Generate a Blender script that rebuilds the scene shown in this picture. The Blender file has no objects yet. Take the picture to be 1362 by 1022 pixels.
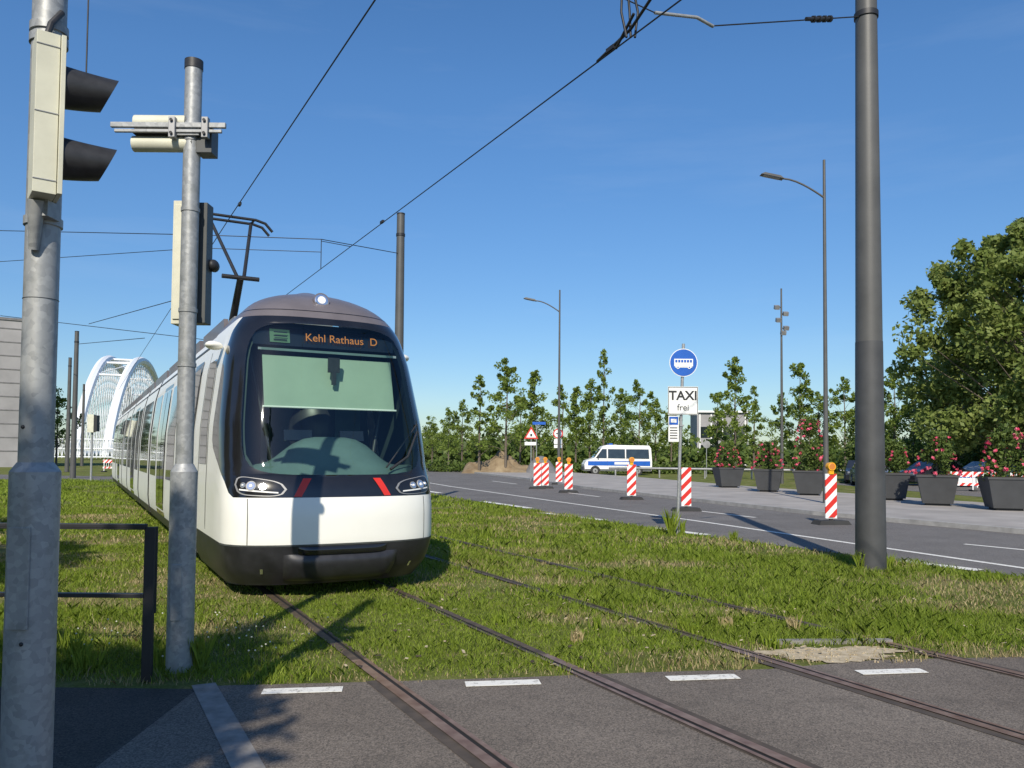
import bpy, math, random
import numpy as np
from mathutils import Vector, Matrix
random.seed(7); rng=np.random.default_rng(7)
R=math.radians
S=bpy.context.scene
COL=S.collection
# ---------------------------------------------------------------- materials
def nt(name):
    m=bpy.data.materials.new(name); m.use_nodes=True
    t=m.node_tree; b=t.nodes['Principled BSDF']
    return m,t,b
def ramp(t,fac,c1,c2,p1=.3,p2=.7):
    r=t.nodes.new('ShaderNodeValToRGB'); r.color_ramp.elements[0].position=p1; r.color_ramp.elements[1].position=p2
    r.color_ramp.elements[0].color=(*c1,1); r.color_ramp.elements[1].color=(*c2,1)
    t.links.new(fac,r.inputs[0]); return r.outputs[0]
def noise(t,scale,detail=4,rough=.55,vec=None,coord='Object'):
    n=t.nodes.new('ShaderNodeTexNoise'); n.inputs['Scale'].default_value=scale; n.inputs['Detail'].default_value=detail
    n.inputs['Roughness'].default_value=rough
    if vec is None:
        c=t.nodes.new('ShaderNodeTexCoord'); vec=c.outputs[coord]
    t.links.new(vec,n.inputs['Vector']); return n.outputs['Fac']
def mixc(t,a,b,f,mode='MIX'):
    m=t.nodes.new('ShaderNodeMix'); m.data_type='RGBA'; m.blend_type=mode
    for s,v in ((m.inputs[0],f),(m.inputs[6],a),(m.inputs[7],b)):
        if isinstance(v,(float,int)): s.default_value=v
        elif isinstance(v,tuple): s.default_value=(*v,1)
        else: t.links.new(v,s)
    return m.outputs[2]
def bumpn(t,b,fac,st,dist=.01):
    n=t.nodes.new('ShaderNodeBump'); n.inputs['Strength'].default_value=st; n.inputs['Distance'].default_value=dist
    t.links.new(fac,n.inputs['Height']); t.links.new(n.outputs[0],b.inputs['Normal'])
def mat(name,col,rough=.6,metal=0,var=.2,scale=3,bump=0,bscale=80,col2=None,coat=0,spec=.5):
    m,t,b=nt(name)
    c2=col2 or tuple(min(1,x*(1+var)) for x in col); c1=tuple(x*(1-var) for x in col) if not col2 else col
    t.links.new(ramp(t,noise(t,scale),c1,c2),b.inputs['Base Color'])
    b.inputs['Roughness'].default_value=rough; b.inputs['Metallic'].default_value=metal
    b.inputs['Coat Weight'].default_value=coat; b.inputs['Specular IOR Level'].default_value=spec
    if bump: bumpn(t,b,noise(t,bscale),bump)
    return m
def asphalt(name,c1,c2,stain=(.05,.047,.044)):
    m,t,b=nt(name)
    base=ramp(t,noise(t,.6,5),c1,c2,.35,.65)
    v=t.nodes.new('ShaderNodeTexVoronoi'); v.inputs['Scale'].default_value=120
    c=t.nodes.new('ShaderNodeTexCoord'); t.links.new(c.outputs['Object'],v.inputs['Vector'])
    sp=ramp(t,v.outputs['Color'],(.55,.55,.55),(1.6,1.54,1.46),.1,.95)
    base=mixc(t,base,sp,1.0,'MULTIPLY')
    st=ramp(t,noise(t,2.3,6,.65),(0,0,0),(1,1,1),.52,.72)
    f=t.nodes.new('ShaderNodeMath'); f.operation='MULTIPLY'; f.inputs[1].default_value=.45; t.links.new(st,f.inputs[0])
    base=mixc(t,base,stain,f.outputs[0])
    sp2=ramp(t,noise(t,9,7,.8),(0,0,0),(.5,.5,.5),.6,.72)
    base=mixc(t,base,tuple(x*1.5 for x in c2),sp2)
    t.links.new(base,b.inputs['Base Color']); b.inputs['Roughness'].default_value=.9; b.inputs['Specular IOR Level'].default_value=.2
    bumpn(t,b,v.outputs['Distance'],.5,.004)
    return m
def leafmat(name,c1,c2,c3,trans=.35):
    m,t,b=nt(name)
    g=t.nodes.new('ShaderNodeNewGeometry')
    a=ramp(t,g.outputs['Random Per Island'],c1,c2,0,.85)
    a=mixc(t,a,c3,ramp(t,noise(t,.55,3),(0,0,0),(1,1,1),.45,.7))
    t.links.new(a,b.inputs['Base Color']); b.inputs['Roughness'].default_value=.55; b.inputs['Specular IOR Level'].default_value=.25
    tr=t.nodes.new('ShaderNodeBsdfTranslucent'); t.links.new(a,tr.inputs['Color'])
    mx=t.nodes.new('ShaderNodeMixShader'); mx.inputs[0].default_value=trans
    t.links.new(b.outputs[0],mx.inputs[1]); t.links.new(tr.outputs[0],mx.inputs[2])
    t.links.new(mx.outputs[0],t.nodes['Material Output'].inputs['Surface'])
    return m
M={}
M['asph']=asphalt('asphalt_crossing',(.130,.113,.099),(.170,.150,.132),(.078,.068,.06))
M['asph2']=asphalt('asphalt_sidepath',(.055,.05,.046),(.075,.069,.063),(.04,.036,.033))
M['road']=asphalt('asphalt_road',(.135,.13,.128),(.165,.16,.158),(.09,.086,.084))
M['pave']=mat('pavement_stone',(.33,.305,.28),.85,var=.2,scale=.8,bump=.2,bscale=30)
M['kerb']=mat('kerb_stone',(.34,.33,.31),.8,var=.2,scale=4,bump=.3)
M['kerbd']=mat('kerb_flat_stone',(.23,.215,.20),.85,var=.25,scale=9,bump=.3)
def paint_mat():
    m,t,b=nt('road_paint')
    f=ramp(t,noise(t,22,7,.75),(0,0,0),(1,1,1),.53,.66)
    t.links.new(mixc(t,(.76,.74,.68),(.26,.24,.21),f),b.inputs['Base Color']); b.inputs['Roughness'].default_value=.7
    return m
M['paint']=paint_mat()
M['dirt']=mat('sand_dirt',(.34,.27,.165),.95,scale=14,col2=(.52,.44,.31),bump=.8,bscale=50)
M['earth']=mat('excavated_earth',(.16,.11,.06),.95,scale=1.5,col2=(.3,.23,.14),bump=1,bscale=6)
def galv():
    m,t,b=nt('galvanised_steel')
    v=t.nodes.new('ShaderNodeTexVoronoi'); v.inputs['Scale'].default_value=38
    c=t.nodes.new('ShaderNodeTexCoord'); t.links.new(c.outputs['Object'],v.inputs['Vector'])
    a=ramp(t,v.outputs['Color'],(.27,.28,.285),(.38,.39,.39),.1,.9)
    a=mixc(t,a,(.18,.19,.18),ramp(t,noise(t,5,5,.7),(0,0,0),(.6,.6,.6),.52,.7))
    t.links.new(a,b.inputs['Base Color']); b.inputs['Metallic'].default_value=.3; b.inputs['Roughness'].default_value=.5
    bumpn(t,b,noise(t,60),.12,.003)
    return m
M['galv']=galv()
M['darkpole']=mat('dark_painted_steel',(.085,.084,.08),.5,var=.15,scale=2,bump=.08,bscale=40)
M['darkpole2']=mat('dark_painted_steel_lower',(.06,.061,.063),.55,var=.2,scale=3,bump=.1,bscale=40)
M['darkmetal']=mat('dark_metal',(.03,.03,.032),.5,metal=.3)
M['blackpl']=mat('black_plastic',(.025,.025,.027),.5,var=.3,scale=20,bump=.05)
M['cream']=mat('cream_plastic',(.60,.59,.47),.5,var=.1,scale=6,bump=.04)
M['greypl']=mat('grey_plastic',(.07,.075,.075),.5)
M['white']=mat('white_paint',(.82,.82,.79),.35,var=.04,scale=2,coat=.2)
M['tramw']=mat('tram_white_paint',(.86,.85,.79),.38,var=.04,scale=1.3,coat=.2)
M['tramb']=mat('tram_black_gloss',(.012,.012,.014),.15,coat=.5,var=.3)
M['tramcap']=mat('tram_grey_roof',(.17,.15,.155),.4,metal=.2,coat=.15,var=.12)
M['tramroof']=mat('tram_roof_equipment',(.2,.2,.2),.6)
M['tramdk']=mat('tram_dark_skirt',(.026,.026,.03),.4,var=.4,scale=5)
M['sideglass']=mat('tram_side_glass',(.02,.028,.03),.06,var=.3,coat=1)
M['red']=mat('red_paint',(.6,.03,.02),.4,var=.1)
M['blue']=mat('blue_paint',(.01,.10,.45),.4,var=.1)
M['black']=mat('black_paint',(.015,.015,.016),.5)
M['signback']=mat('sign_grey',(.3,.3,.3),.5,metal=.4)
M['yellow']=mat('yellow_lamp',(.8,.38,.01),.3,var=.15)
M['rubber']=mat('rubber',(.03,.03,.03),.9)
M['rail']=mat('rail_steel',(.17,.09,.05),.45,metal=.3,scale=10,col2=(.30,.2,.14))
M['raildk']=mat('rail_steel_in_turf',(.05,.035,.025),.7,scale=10,col2=(.11,.08,.05))
M['groove']=mat('rail_groove',(.012,.01,.009),.9)
M['joint']=mat('rail_joint_filler',(.05,.04,.033),.9,col2=(.09,.07,.055),scale=8)
M['bark']=mat('bark',(.09,.07,.05),.9,scale=12,col2=(.17,.14,.11),bump=.6,bscale=20)
M['pot']=mat('planter_anthracite',(.05,.052,.055),.6,var=.12)
M['soil']=mat('soil',(.05,.035,.025),.95)
M['concrete']=mat('grey_facade',(.30,.29,.29),.8,scale=.3)
M['concd']=mat('facade_dark_joint',(.17,.165,.165),.8)
M['bridge']=mat('bridge_white_steel',(.8,.82,.84),.5,var=.05)
M['dash']=mat('dashboard_grey',(.12,.18,.185),.5,var=.15)
M['inter']=mat('cab_interior',(.035,.055,.055),.7)
M['interl']=mat('cab_interior_light',(.10,.19,.19),.6)
M['blind']=mat('sun_blind',(.31,.39,.32),.8,var=.05)
M['chrome']=mat('lamp_reflector',(.8,.8,.82),.12,metal=.9,var=.05)
M['leaf']=leafmat('foliage',(.11,.17,.026),(.25,.32,.065),(.17,.235,.04),.45)
M['leafb']=leafmat('foliage_big_tree',(.12,.175,.035),(.28,.33,.095),(.19,.25,.06),.4)
M['leafd']=leafmat('foliage_dark',(.055,.095,.02),(.145,.195,.045),(.09,.14,.028),.3)
M['rose']=leafmat('rose_petals',(.55,.03,.08),(.85,.2,.3),(.7,.08,.14),.2)
M['grass']=leafmat('grass_blades',(.125,.195,.016),(.29,.37,.045),(.22,.285,.038),.38)
M['straw']=leafmat('dry_grass',(.29,.225,.105),(.46,.38,.21),(.37,.30,.15),.2)
def emis(name,col,st):
    m,t,b=nt(name); b.inputs['Base Color'].default_value=(*[c*.3 for c in col],1)
    n=noise(t,30); r=ramp(t,n,tuple(c*.8 for c in col),col); t.links.new(r,b.inputs['Emission Color']); b.inputs['Emission Strength'].default_value=st
    return m
M['orange']=emis('led_orange',(.9,.30,.05),.5)
M['ledgreen']=emis('led_green',(.2,.4,.24),.2)
def glass():
    m,t,b=nt('windscreen_glass')
    tr=t.nodes.new('ShaderNodeBsdfTransparent'); tr.inputs[0].default_value=(.74,.86,.80,1)
    gl=t.nodes.new('ShaderNodeBsdfGlossy'); gl.inputs['Roughness'].default_value=.02; gl.inputs['Color'].default_value=(.9,.95,1,1)
    lw=t.nodes.new('ShaderNodeLayerWeight'); lw.inputs['Blend'].default_value=.25
    ma=t.nodes.new('ShaderNodeMath'); ma.operation='MULTIPLY_ADD'; ma.inputs[1].default_value=.7; ma.inputs[2].default_value=.035
    t.links.new(lw.outputs['Fresnel'],ma.inputs[0])
    mx=t.nodes.new('ShaderNodeMixShader'); t.links.new(ma.outputs[0],mx.inputs[0]); t.links.new(tr.outputs[0],mx.inputs[1]); t.links.new(gl.outputs[0],mx.inputs[2])
    t.links.new(mx.outputs[0],t.nodes['Material Output'].inputs['Surface']); return m
M['glass']=glass()
def stripes():
    m,t,b=nt('red_white_stripes')
    c=t.nodes.new('ShaderNodeTexCoord'); s=t.nodes.new('ShaderNodeSeparateXYZ'); t.links.new(c.outputs['Object'],s.inputs[0])
    a=t.nodes.new('ShaderNodeMath'); a.operation='MULTIPLY_ADD'; a.inputs[1].default_value=-1.0; t.links.new(s.outputs['X'],a.inputs[0]); t.links.new(s.outputs['Z'],a.inputs[2])
    w=t.nodes.new('ShaderNodeMath'); w.operation='PINGPONG'; w.inputs[1].default_value=.165; t.links.new(a.outputs[0],w.inputs[0])
    g=t.nodes.new('ShaderNodeMath'); g.operation='GREATER_THAN'; g.inputs[1].default_value=.0825; t.links.new(w.outputs[0],g.inputs[0])
    t.links.new(mixc(t,(.8,.8,.78),(.62,.03,.02),g.outputs[0]),b.inputs['Base Color']); b.inputs['Roughness'].default_value=.4
    return m
M['stripes']=stripes()
def groundmat():
    m,t,b=nt('ground_turf')
    a=ramp(t,noise(t,1.2,6,.6),(.09,.115,.022),(.19,.2,.062),.35,.7)
    a=mixc(t,a,(.28,.215,.125),ramp(t,noise(t,.7,6,.7),(0,0,0),(.85,.85,.85),.54,.68))
    a=mixc(t,a,ramp(t,noise(t,40,4,.7),(.6,.6,.6),(1.4,1.4,1.4),.3,.7),1.0,'MULTIPLY')
    t.links.new(a,b.inputs['Base Color']); b.inputs['Roughness'].default_value=1; b.inputs['Specular IOR Level'].default_value=.1
    bumpn(t,b,noise(t,35,5,.7),.8,.03); return m
M['ground']=groundmat()
# ---------------------------------------------------------------- mesh builder
class MB:
    def __init__(s): s.v=[];s.f=[];s.m=[];s.sm=[];s.mats=[]
    def mi(s,k):
        if k not in s.mats: s.mats.append(k)
        return s.mats.index(k)
    def add(s,verts,faces,k,smooth=False,Mx=None):
        o=len(s.v)
        if Mx is not None: verts=[tuple(Mx@Vector(p)) for p in verts]
        s.v.extend([tuple(p) for p in verts]); i=s.mi(k)
        for f in faces: s.f.append([a+o for a in f]); s.m.append(i); s.sm.append(smooth)
    def box(s,c,d,k,rz=0,rx=0,ry=0,top=1.0):
        x,y,z=d[0]/2,d[1]/2,d[2]/2
        vs=[(-x,-y,-z),(x,-y,-z),(x,y,-z),(-x,y,-z),(-x*top,-y*top,z),(x*top,-y*top,z),(x*top,y*top,z),(-x*top,y*top,z)]
        Mx=Matrix.Translation(c)@Matrix.Rotation(rz,4,'Z')@Matrix.Rotation(ry,4,'Y')@Matrix.Rotation(rx,4,'X')
        s.add(vs,[(3,2,1,0),(4,5,6,7),(0,1,5,4),(1,2,6,5),(2,3,7,6),(3,0,4,7)],k,False,Mx)
    def tube(s,pts,rad,k,seg=10,caps=True,smooth=True):
        pts=[Vector(p) for p in pts]
        if not hasattr(rad,'__len__'): rad=[rad]*len(pts)
        vs=[];n=len(pts)
        up=Vector((0,0,1)); d0=(pts[-1]-pts[0]).normalized()
        if abs(d0.z)>.9: up=Vector((1,0,0))
        for i,p in enumerate(pts):
            d=(pts[min(i+1,n-1)]-pts[max(i-1,0)])
            if d.length<1e-7: d=d0.copy()
            d.normalize(); a=d.cross(up)
            if a.length<1e-4: a=d.cross(Vector((0,1,0)))
            a.normalize(); b=a.cross(d)
            for j in range(seg):
                t=2*math.pi*j/seg; vs.append(p+(a*math.cos(t)+b*math.sin(t))*rad[i])
        fs=[(i*seg+j,i*seg+(j+1)%seg,(i+1)*seg+(j+1)%seg,(i+1)*seg+j) for i in range(n-1) for j in range(seg)]
        s.add(vs,fs,k,smooth)
        if caps:
            s.add(vs[:seg],[tuple(range(seg))[::-1]],k); s.add(vs[-seg:],[tuple(range(seg))],k)
    def vcyl(s,x,y,z0,z1,r0,k,r1=None,seg=16): s.tube([(x,y,z0),(x,y,z1)],[r0,r0 if r1 is None else r1],k,seg)
    def grid(s,P,k,smooth=True):
        r=len(P);c=len(P[0]); s.add([p for row in P for p in row],[(i*c+j,i*c+j+1,(i+1)*c+j+1,(i+1)*c+j) for i in range(r-1) for j in range(c-1)],k,smooth)
    def prism(s,poly,y0,y1,k,Mx=None,wf=None,sidek=None):
        n=len(poly); wf=wf or (lambda z:1)
        ym=(y0+y1)/2
        A=[(x,ym+(y0-ym)*wf(z),z) for x,z in poly]; B=[(x,ym+(y1-ym)*wf(z),z) for x,z in poly]
        s.add(A+B,[tuple(range(n))],k,False,Mx); s.add(A+B,[tuple(range(n,2*n))[::-1]],k,False,Mx)
        s.add(A+B,[(i,i+n,(i+1)%n+n,(i+1)%n) for i in range(n)],sidek or k,False,Mx)
    def sphere(s,c,r,k,seg=12,rings=8):
        P=[]
        for i in range(rings+1):
            th=math.pi*i/rings; row=[]
            for j in range(seg+1):
                ph=2*math.pi*j/seg; row.append((c[0]+r[0]*math.sin(th)*math.cos(ph),c[1]+r[1]*math.sin(th)*math.sin(ph),c[2]+r[2]*math.cos(th)))
            P.append(row)
        s.grid(P,k)
    def rot_from(s,i0,cx,cy,a):
        ca,sa=math.cos(a),math.sin(a)
        for i in range(i0,len(s.v)):
            x,y,z=s.v[i]; x-=cx;y-=cy; s.v[i]=(cx+x*ca-y*sa,cy+x*sa+y*ca,z)
    def mesh(s,name):
        me=bpy.data.meshes.new(name); me.from_pydata(s.v,[],s.f)
        for k in s.mats: me.materials.append(M[k])
        me.polygons.foreach_set('material_index',s.m); me.polygons.foreach_set('use_smooth',s.sm); me.update()
        return me
    def obj(s,name,loc=(0,0,0),rz=0,bevel=0,parent=None):
        o=bpy.data.objects.new(name,s.mesh(name)); COL.objects.link(o); o.location=loc; o.rotation_euler=(0,0,rz)
        if bevel:
            b=o.modifiers.new('Bevel','BEVEL'); b.width=bevel; b.segments=2; b.limit_method='ANGLE'; b.angle_limit=R(40)
        if parent: o.parent=parent
        return o
def inst(name,me,loc,rz=0,sc=(1,1,1)):
    o=bpy.data.objects.new(name,me); COL.objects.link(o); o.location=loc; o.rotation_euler=(0,0,rz); o.scale=sc; return o
def text(body,size,loc,rot,k,parent,name,ext=.001):
    c=bpy.data.curves.new(name,'FONT'); c.body=body; c.size=size; c.align_x='CENTER'; c.align_y='CENTER'; c.extrude=ext
    c.materials.append(M[k]); o=bpy.data.objects.new(name,c); COL.objects.link(o); o.location=loc; o.rotation_euler=rot; o.parent=parent; return o
def sheet(name,poly,z,k,bb=None):
    b=MB(); b.add([(x,y,z) for x,y in poly],[tuple(range(len(poly)))],k); return b.obj(name)
def strip(b,L,Rr,z,k):
    n=len(L); b.add([(x,y,z) for x,y in L]+[(x,y,z) for x,y in Rr],[(i,i+n,i+n+1,i+1) for i in range(n-1)],k)
# track frame
DX,DY=-0.474,0.8805; NX,NY=0.8805,0.474
def T(s,n,z=0.): return (DX*s+NX*n,DY*s+NY*n,z)
ANG=math.atan2(0.474,0.8805)
RAILS=(1.9725,3.4075,4.9325,6.3675)
# ---------------------------------------------------------------- ground & roads
g=MB(); g.add([(-1500,-600,0),(1500,-600,0),(1500,2400,0),(-1500,2400,0)],[(0,1,2,3)],'ground'); g.obj('ground')
sheet('crossing_road',[(-1.98,-8),(16,-8),(10.5,5.6),(8.5,7.25),(3.9,6.72),(3.0,6.62),(2.0,6.3),(1.1,6.19),(0,6.0),(-1.0,5.86),(-2.17,5.72)],.006,'asph')
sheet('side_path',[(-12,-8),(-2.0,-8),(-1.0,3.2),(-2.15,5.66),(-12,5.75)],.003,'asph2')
k=MB()
a=T(.5,.74);b_=T(6.1,.74);c=T(6.1,.9);d=T(.5,.9)
k.add([(a[0],a[1],.010),(d[0],d[1],.010),(c[0],c[1],.010),(b_[0],b_[1],.010)],[(0,1,2,3)],'kerbd'); k.obj('flush_kerb')
k=MB(); pts=[]
for i in range(140):
    t=2*math.pi*i/140; r=1+.16*math.sin(3*t)+.1*math.sin(7*t+1)+.06*math.sin(17*t)+.05*math.sin(31*t+2)
    pts.append((2.72+.58*r*math.cos(t),6.80+.24*r*math.sin(t)+.08*math.cos(t),.011))
k.add(pts,[tuple(range(140))],'dirt'); q=random.Random(3)
for i in range(160):
    t=q.uniform(0,6.28); r=q.uniform(0,1.35)**.7; s_=q.uniform(.004,.013)
    k.box((2.72+.58*r*math.cos(t),6.80+.25*r*math.sin(t),.013),(s_*1.5,s_,s_),'dirt',rz=q.uniform(0,3))
k.obj('sand_patch')
k=MB(); k.box((2.82,7.2,.018),(1.15,.07,.035),'kerbd',rz=.06); k.obj('concrete_edging')
k=MB()
for x,y in ((-1.43,5.62),(-.05,5.84),(1.43,6.03),(2.93,6.24)):
    k.box((x,y,.0125),(.54,.12,.003),'paint',rz=math.atan2(.615,4.38))
k.obj('crossing_markings')
near=[(17,-8),(11.5,3),(9.0,7.6),(7.2,11.2),(3.9,16.8),(1.6,22),(-.4,26.5),(-4.6,36),(-10.5,50),(-21,75),(-60,160)]
far=[(27,-8),(19.5,4),(15.5,10),(11.2,17.6),(8.6,23),(6.9,28.5),(3.5,40),(.6,55),(-6,80),(-18,110),(-50,190)]
k=MB(); strip(k,near,far,.008,'road'); k.obj('road')
k=MB()
def band(pl,w,z,kk,h=None):
    for (x0,y0),(x1,y1) in zip(pl[:-1],pl[1:]):
        l=math.hypot(x1-x0,y1-y0); nx,ny=(y1-y0)/l*w/2,-(x1-x0)/l*w/2
        k.add([(x0-nx,y0-ny,z),(x0+nx,y0+ny,z),(x1+nx,y1+ny,z),(x1-nx,y1-ny,z)],[(0,1,2,3)],kk)
band([(13.5,1),(9.6,8),(7.74,12.1),(4.7,20.5),(2.0,27.5),(-3.1,41),(-10,62)],.14,.013,'paint')
for p,q in (((-1.0,28.2),(.6,24.8)),((.9,22.9),(2.35,20.5)),((3.2,18.4),(4.1,16.9)),((-4.9,38.4),(-3.0,34)),((6.2,12.9),(6.9,11.9))): band([p,q],.28,.0125,'paint')
for p,q in (((8.7,15.5),(9.4,14.4)),((5.4,24.8),(6.6,21.8)),((2.2,36),(3.5,32)),((-1.2,50),(.3,45)),((11.5,10.5),(12.6,8.3))): band([p,q],.13,.0125,'paint')
k.obj('road_markings')
off=[(x+8.5,y+3.2) for x,y in far]
k=MB(); strip(k,[(x+.16,y+.06) for x,y in far],off,.12,'pave')
strip(k,far,[(x+.16,y+.06) for x,y in far],.122,'kerb')
n=len(far); k.add([(x,y,0) for x,y in far]+[(x,y,.122) for x,y in far],[(i,i+1,i+1+n,i+n) for i in range(n-1)],'kerb')
k.add([(x,y,0) for x,y in off]+[(x,y,.12) for x,y in off],[(i,i+1,i+1+n,i+n) for i in range(n-1)],'kerb'); k.obj('pavement')
sheet('parking_area',[(44,2),(90,10),(90,52),(19.5,52),(20.5,28)],.006,'road')
k=MB(); band([(-90,62),(-55,56),(-30,50),(-20,47)],7,.008,'road'); k.obj('footpath')
# tracks
k=MB()
for nc in (2.69,5.65):
    for sg in (-1,1):
        r=nc+sg*.7175
        se=(6.05+.15*NX*r-NY*r)/(DY-.15*DX)+(.35 if r>4 else 0)
        def st(n0,n1,z,kk,s0=-4,s1=62): k.add([T(s0,n0,z),T(s0,n1,z),T(s1,n1,z),T(s1,n0,z)],[(0,1,2,3)],kk)
        st(r-.11,r+.10,.0095,'joint',-4,se)
        for s0,s1,kk in ((-4,se+.6,'rail'),(se+.6,62,'raildk')):
            st(r-.036,r+.036,.016,kk,s0,s1); st(r-sg*.082-.016,r-sg*.082+.016,.0155,kk,s0,s1)
        a_,b2=sorted((r-sg*.037,r-sg*.065)); st(a_,b2,.0125,'groove')
k.obj('tram_tracks')
# ---------------------------------------------------------------- grass
def wav(x,y,sc,seed):
    q=np.random.default_rng(seed); v=0
    for i in range(7):
        an=q.uniform(0,6.28); fr=sc*q.uniform(.6,1.9); v=v+np.sin((x*np.cos(an)+y*np.sin(an))*fr+q.uniform(0,6.28)+1.5*np.sin(y*fr*.6+i))
    return v/7
def edge_x(y): return np.interp(y,[p[1] for p in near],[p[0] for p in near])
def tuft(xmin,xmax,ymin,ymax,dens,h,w,seed,dry=False):
    q=np.random.default_rng(seed); n=int((xmax-xmin)*(ymax-ymin)*dens)
    x=q.uniform(xmin,xmax,n); y=q.uniform(ymin,ymax,n)
    jit=.12*wav(x,y,9,3)+.06*wav(x,y,25,4)
    lim=np.where(x<-2.15,5.80,6.07+.15*np.maximum(x,-2.15)); lim=np.where(x>1.9,6.5+.12*(x-2),lim)
    if dry: lim=lim-.07
    ok=(y>lim+jit)&(x<edge_x(y)-.05+jit*.6)&(np.abs(x/np.maximum(y,.1))<.78)
    nn=x*NX+y*NY
    for r,sg in zip(RAILS,(-1,1,-1,1)): 
        ok&=np.abs(nn-r+sg*.02)>.052+.05*wav(x,y,6,5)
    e=((x-2.72)/.60)**2+((y-6.82)/.27)**2; ok&=(e>1.0+.5*wav(x,y,12,8))|(q.random(n)<.05)
    pat=wav(x,y,1.5,11)+.6*wav(x,y,5,12)-.35*np.exp(-((y-lim)/.5)**2)
    ok&= (q.random(n)<np.clip(.9+pat*1.9,.08,1)) if not dry else (q.random(n)<np.clip(-pat*1.5+.15,.05,1))
    x=x[ok];y=y[ok];n=len(x); hh=h*(.45+1.0*q.random(n)**1.5)*(1+.8*wav(x,y,3.2,21)+.4*wav(x,y,11,22))
    hh*=np.clip(.6+np.abs(((x*NX+y*NY)-2.69))*.22,.6,1.2)
    t=q.uniform(0,6.28,n); le=q.uniform(.2,1.2,n)*hh; ta=q.uniform(0,6.28,n)
    ww=w*q.uniform(.6,1.3,n)
    V=np.zeros((n,5,3)); ux=np.cos(t)*ww;uy=np.sin(t)*ww
    V[:,0]=np.stack([x-ux,y-uy,0*x],1);V[:,1]=np.stack([x+ux,y+uy,0*x],1)
    mx=x+np.cos(ta)*le*.3;my=y+np.sin(ta)*le*.3
    V[:,2]=np.stack([mx+ux*.7,my+uy*.7,hh*.6],1);V[:,4]=np.stack([mx-ux*.7,my-uy*.7,hh*.6],1)
    V[:,3]=np.stack([x+np.cos(ta)*le,y+np.sin(ta)*le,hh],1)
    return V
def blades(name,parts,k):
    V=np.concatenate(parts); n=len(V); me=bpy.data.meshes.new(name)
    me.vertices.add(n*5); me.loops.add(n*5); me.polygons.add(n)
    me.vertices.foreach_set('co',V.reshape(-1).astype(np.float32)); me.loops.foreach_set('vertex_index',np.arange(n*5,dtype=np.int32))
    me.polygons.foreach_set('loop_start',np.arange(0,n*5,5,dtype=np.int32)); 
    try: me.polygons.foreach_set('loop_total',np.full(n,5,dtype=np.int32))
    except Exception: pass
    me.materials.append(M[k]); me.update(calc_edges=True); me.validate()
    o=bpy.data.objects.new(name,me); COL.objects.link(o); return o
blades('grass',[tuft(-5.5,6.5,5.5,9,3400,.050,.0032,1),tuft(-8,8.5,9,14,1500,.052,.0045,2),tuft(-15,6,14,24,520,.058,.009,3),tuft(-28,1.5,24,46,120,.07,.02,4)],'grass')
blades('dry_grass',[tuft(-5.5,6.5,5.5,9,1100,.042,.003,5,True),tuft(-8,8.5,9,14,520,.048,.0045,6,True),tuft(-15,6,14,24,170,.06,.009,7,True)],'straw')
# ---------------------------------------------------------------- foliage
def leafcloud(b,centers,radii,per,size,k,seed,asp=.55):
    q=np.random.default_rng(seed); C=np.repeat(np.array(centers,float),per,0); Rr=np.repeat(np.array(radii,float),per,0); n=len(C)
    d=q.normal(size=(n,3)); d/=np.linalg.norm(d,axis=1)[:,None]; rr=q.random(n)**.45
    P=C+d*rr[:,None]*Rr
    u=q.normal(size=(n,3)); u/=np.linalg.norm(u,axis=1)[:,None]
    w=np.cross(u,d+q.normal(size=(n,3))*.6); w/=np.maximum(np.linalg.norm(w,axis=1),1e-6)[:,None]
    s=size*q.uniform(.6,1.35,n)[:,None]
    V=np.stack([P-u*s,P-w*s*asp,P+u*s,P+w*s*asp],1).reshape(-1,3)
    b.add(V.tolist(),[(4*i,4*i+1,4*i+2,4*i+3) for i in range(n)],k)
def tree_mesh(name,h,cr,th,ncl,per,leaf,seed,shape='oval',k='leaf',tr=.1,lean=0,csz=.42):
    r=random.Random(seed); b=MB()
    tp=[];n=8
    for i in range(n+1):
        t=i/n; tp.append((lean*t+.012*h*math.sin(3*t+seed)*t,.010*h*math.sin(4*t+seed)*t,h*.93*t))
    b.tube(tp,[tr*(1.15-t/n*1.05)+.01 for t in range(n+1)],'bark',8)
    cs=[];rs=[]
    for i in range(ncl):
        t=(i+.5)/ncl; t=t**.9; z=th+(h-th)*t
        if shape=='oval': rad=cr*math.sin(math.pi*min(1,.14+.86*t))**.7*(.95 if t<.9 else .7)
        elif shape=='cone': rad=cr*(1.02-t)**.75
        else: rad=cr*math.sqrt(max(.03,1-abs(1.75*t-.65)**2.2))
        a=i*2.399+r.uniform(-.5,.5); d=rad*(r.uniform(.25,1.0) if shape!='round' else r.uniform(.1,1)**.6)
        tt=min(1,max(0,(z-.12*h)/(h*.93))); bx,by=lean*tt,0
        c=(bx+d*math.cos(a),by+d*math.sin(a),z+r.uniform(-.05,.05)*h)
        z0=max(th*.75,z-d*.8); 
        b.tube([(lean*z0/h,0,z0),((lean*z0/h+c[0])/2,c[1]/2,(z0+c[2])/2+.05*d),c],[tr*.35*(1-t*.6),tr*.2*(1-t*.6),.008],'bark',5,False)
        s=cr*csz*r.uniform(.6,1.2)*(1.1-.45*t); cs.append(c); rs.append((s,s,s*r.uniform(.6,1.0)))
        if r.random()<.6:
            cs.append((c[0]+r.uniform(-1,1)*s,c[1]+r.uniform(-1,1)*s,c[2]+r.uniform(.2,1)*s)); rs.append((s*.5,s*.5,s*.55))
    leafcloud(b,cs,rs,per,leaf,k,seed)
    return b.mesh(name)
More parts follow.
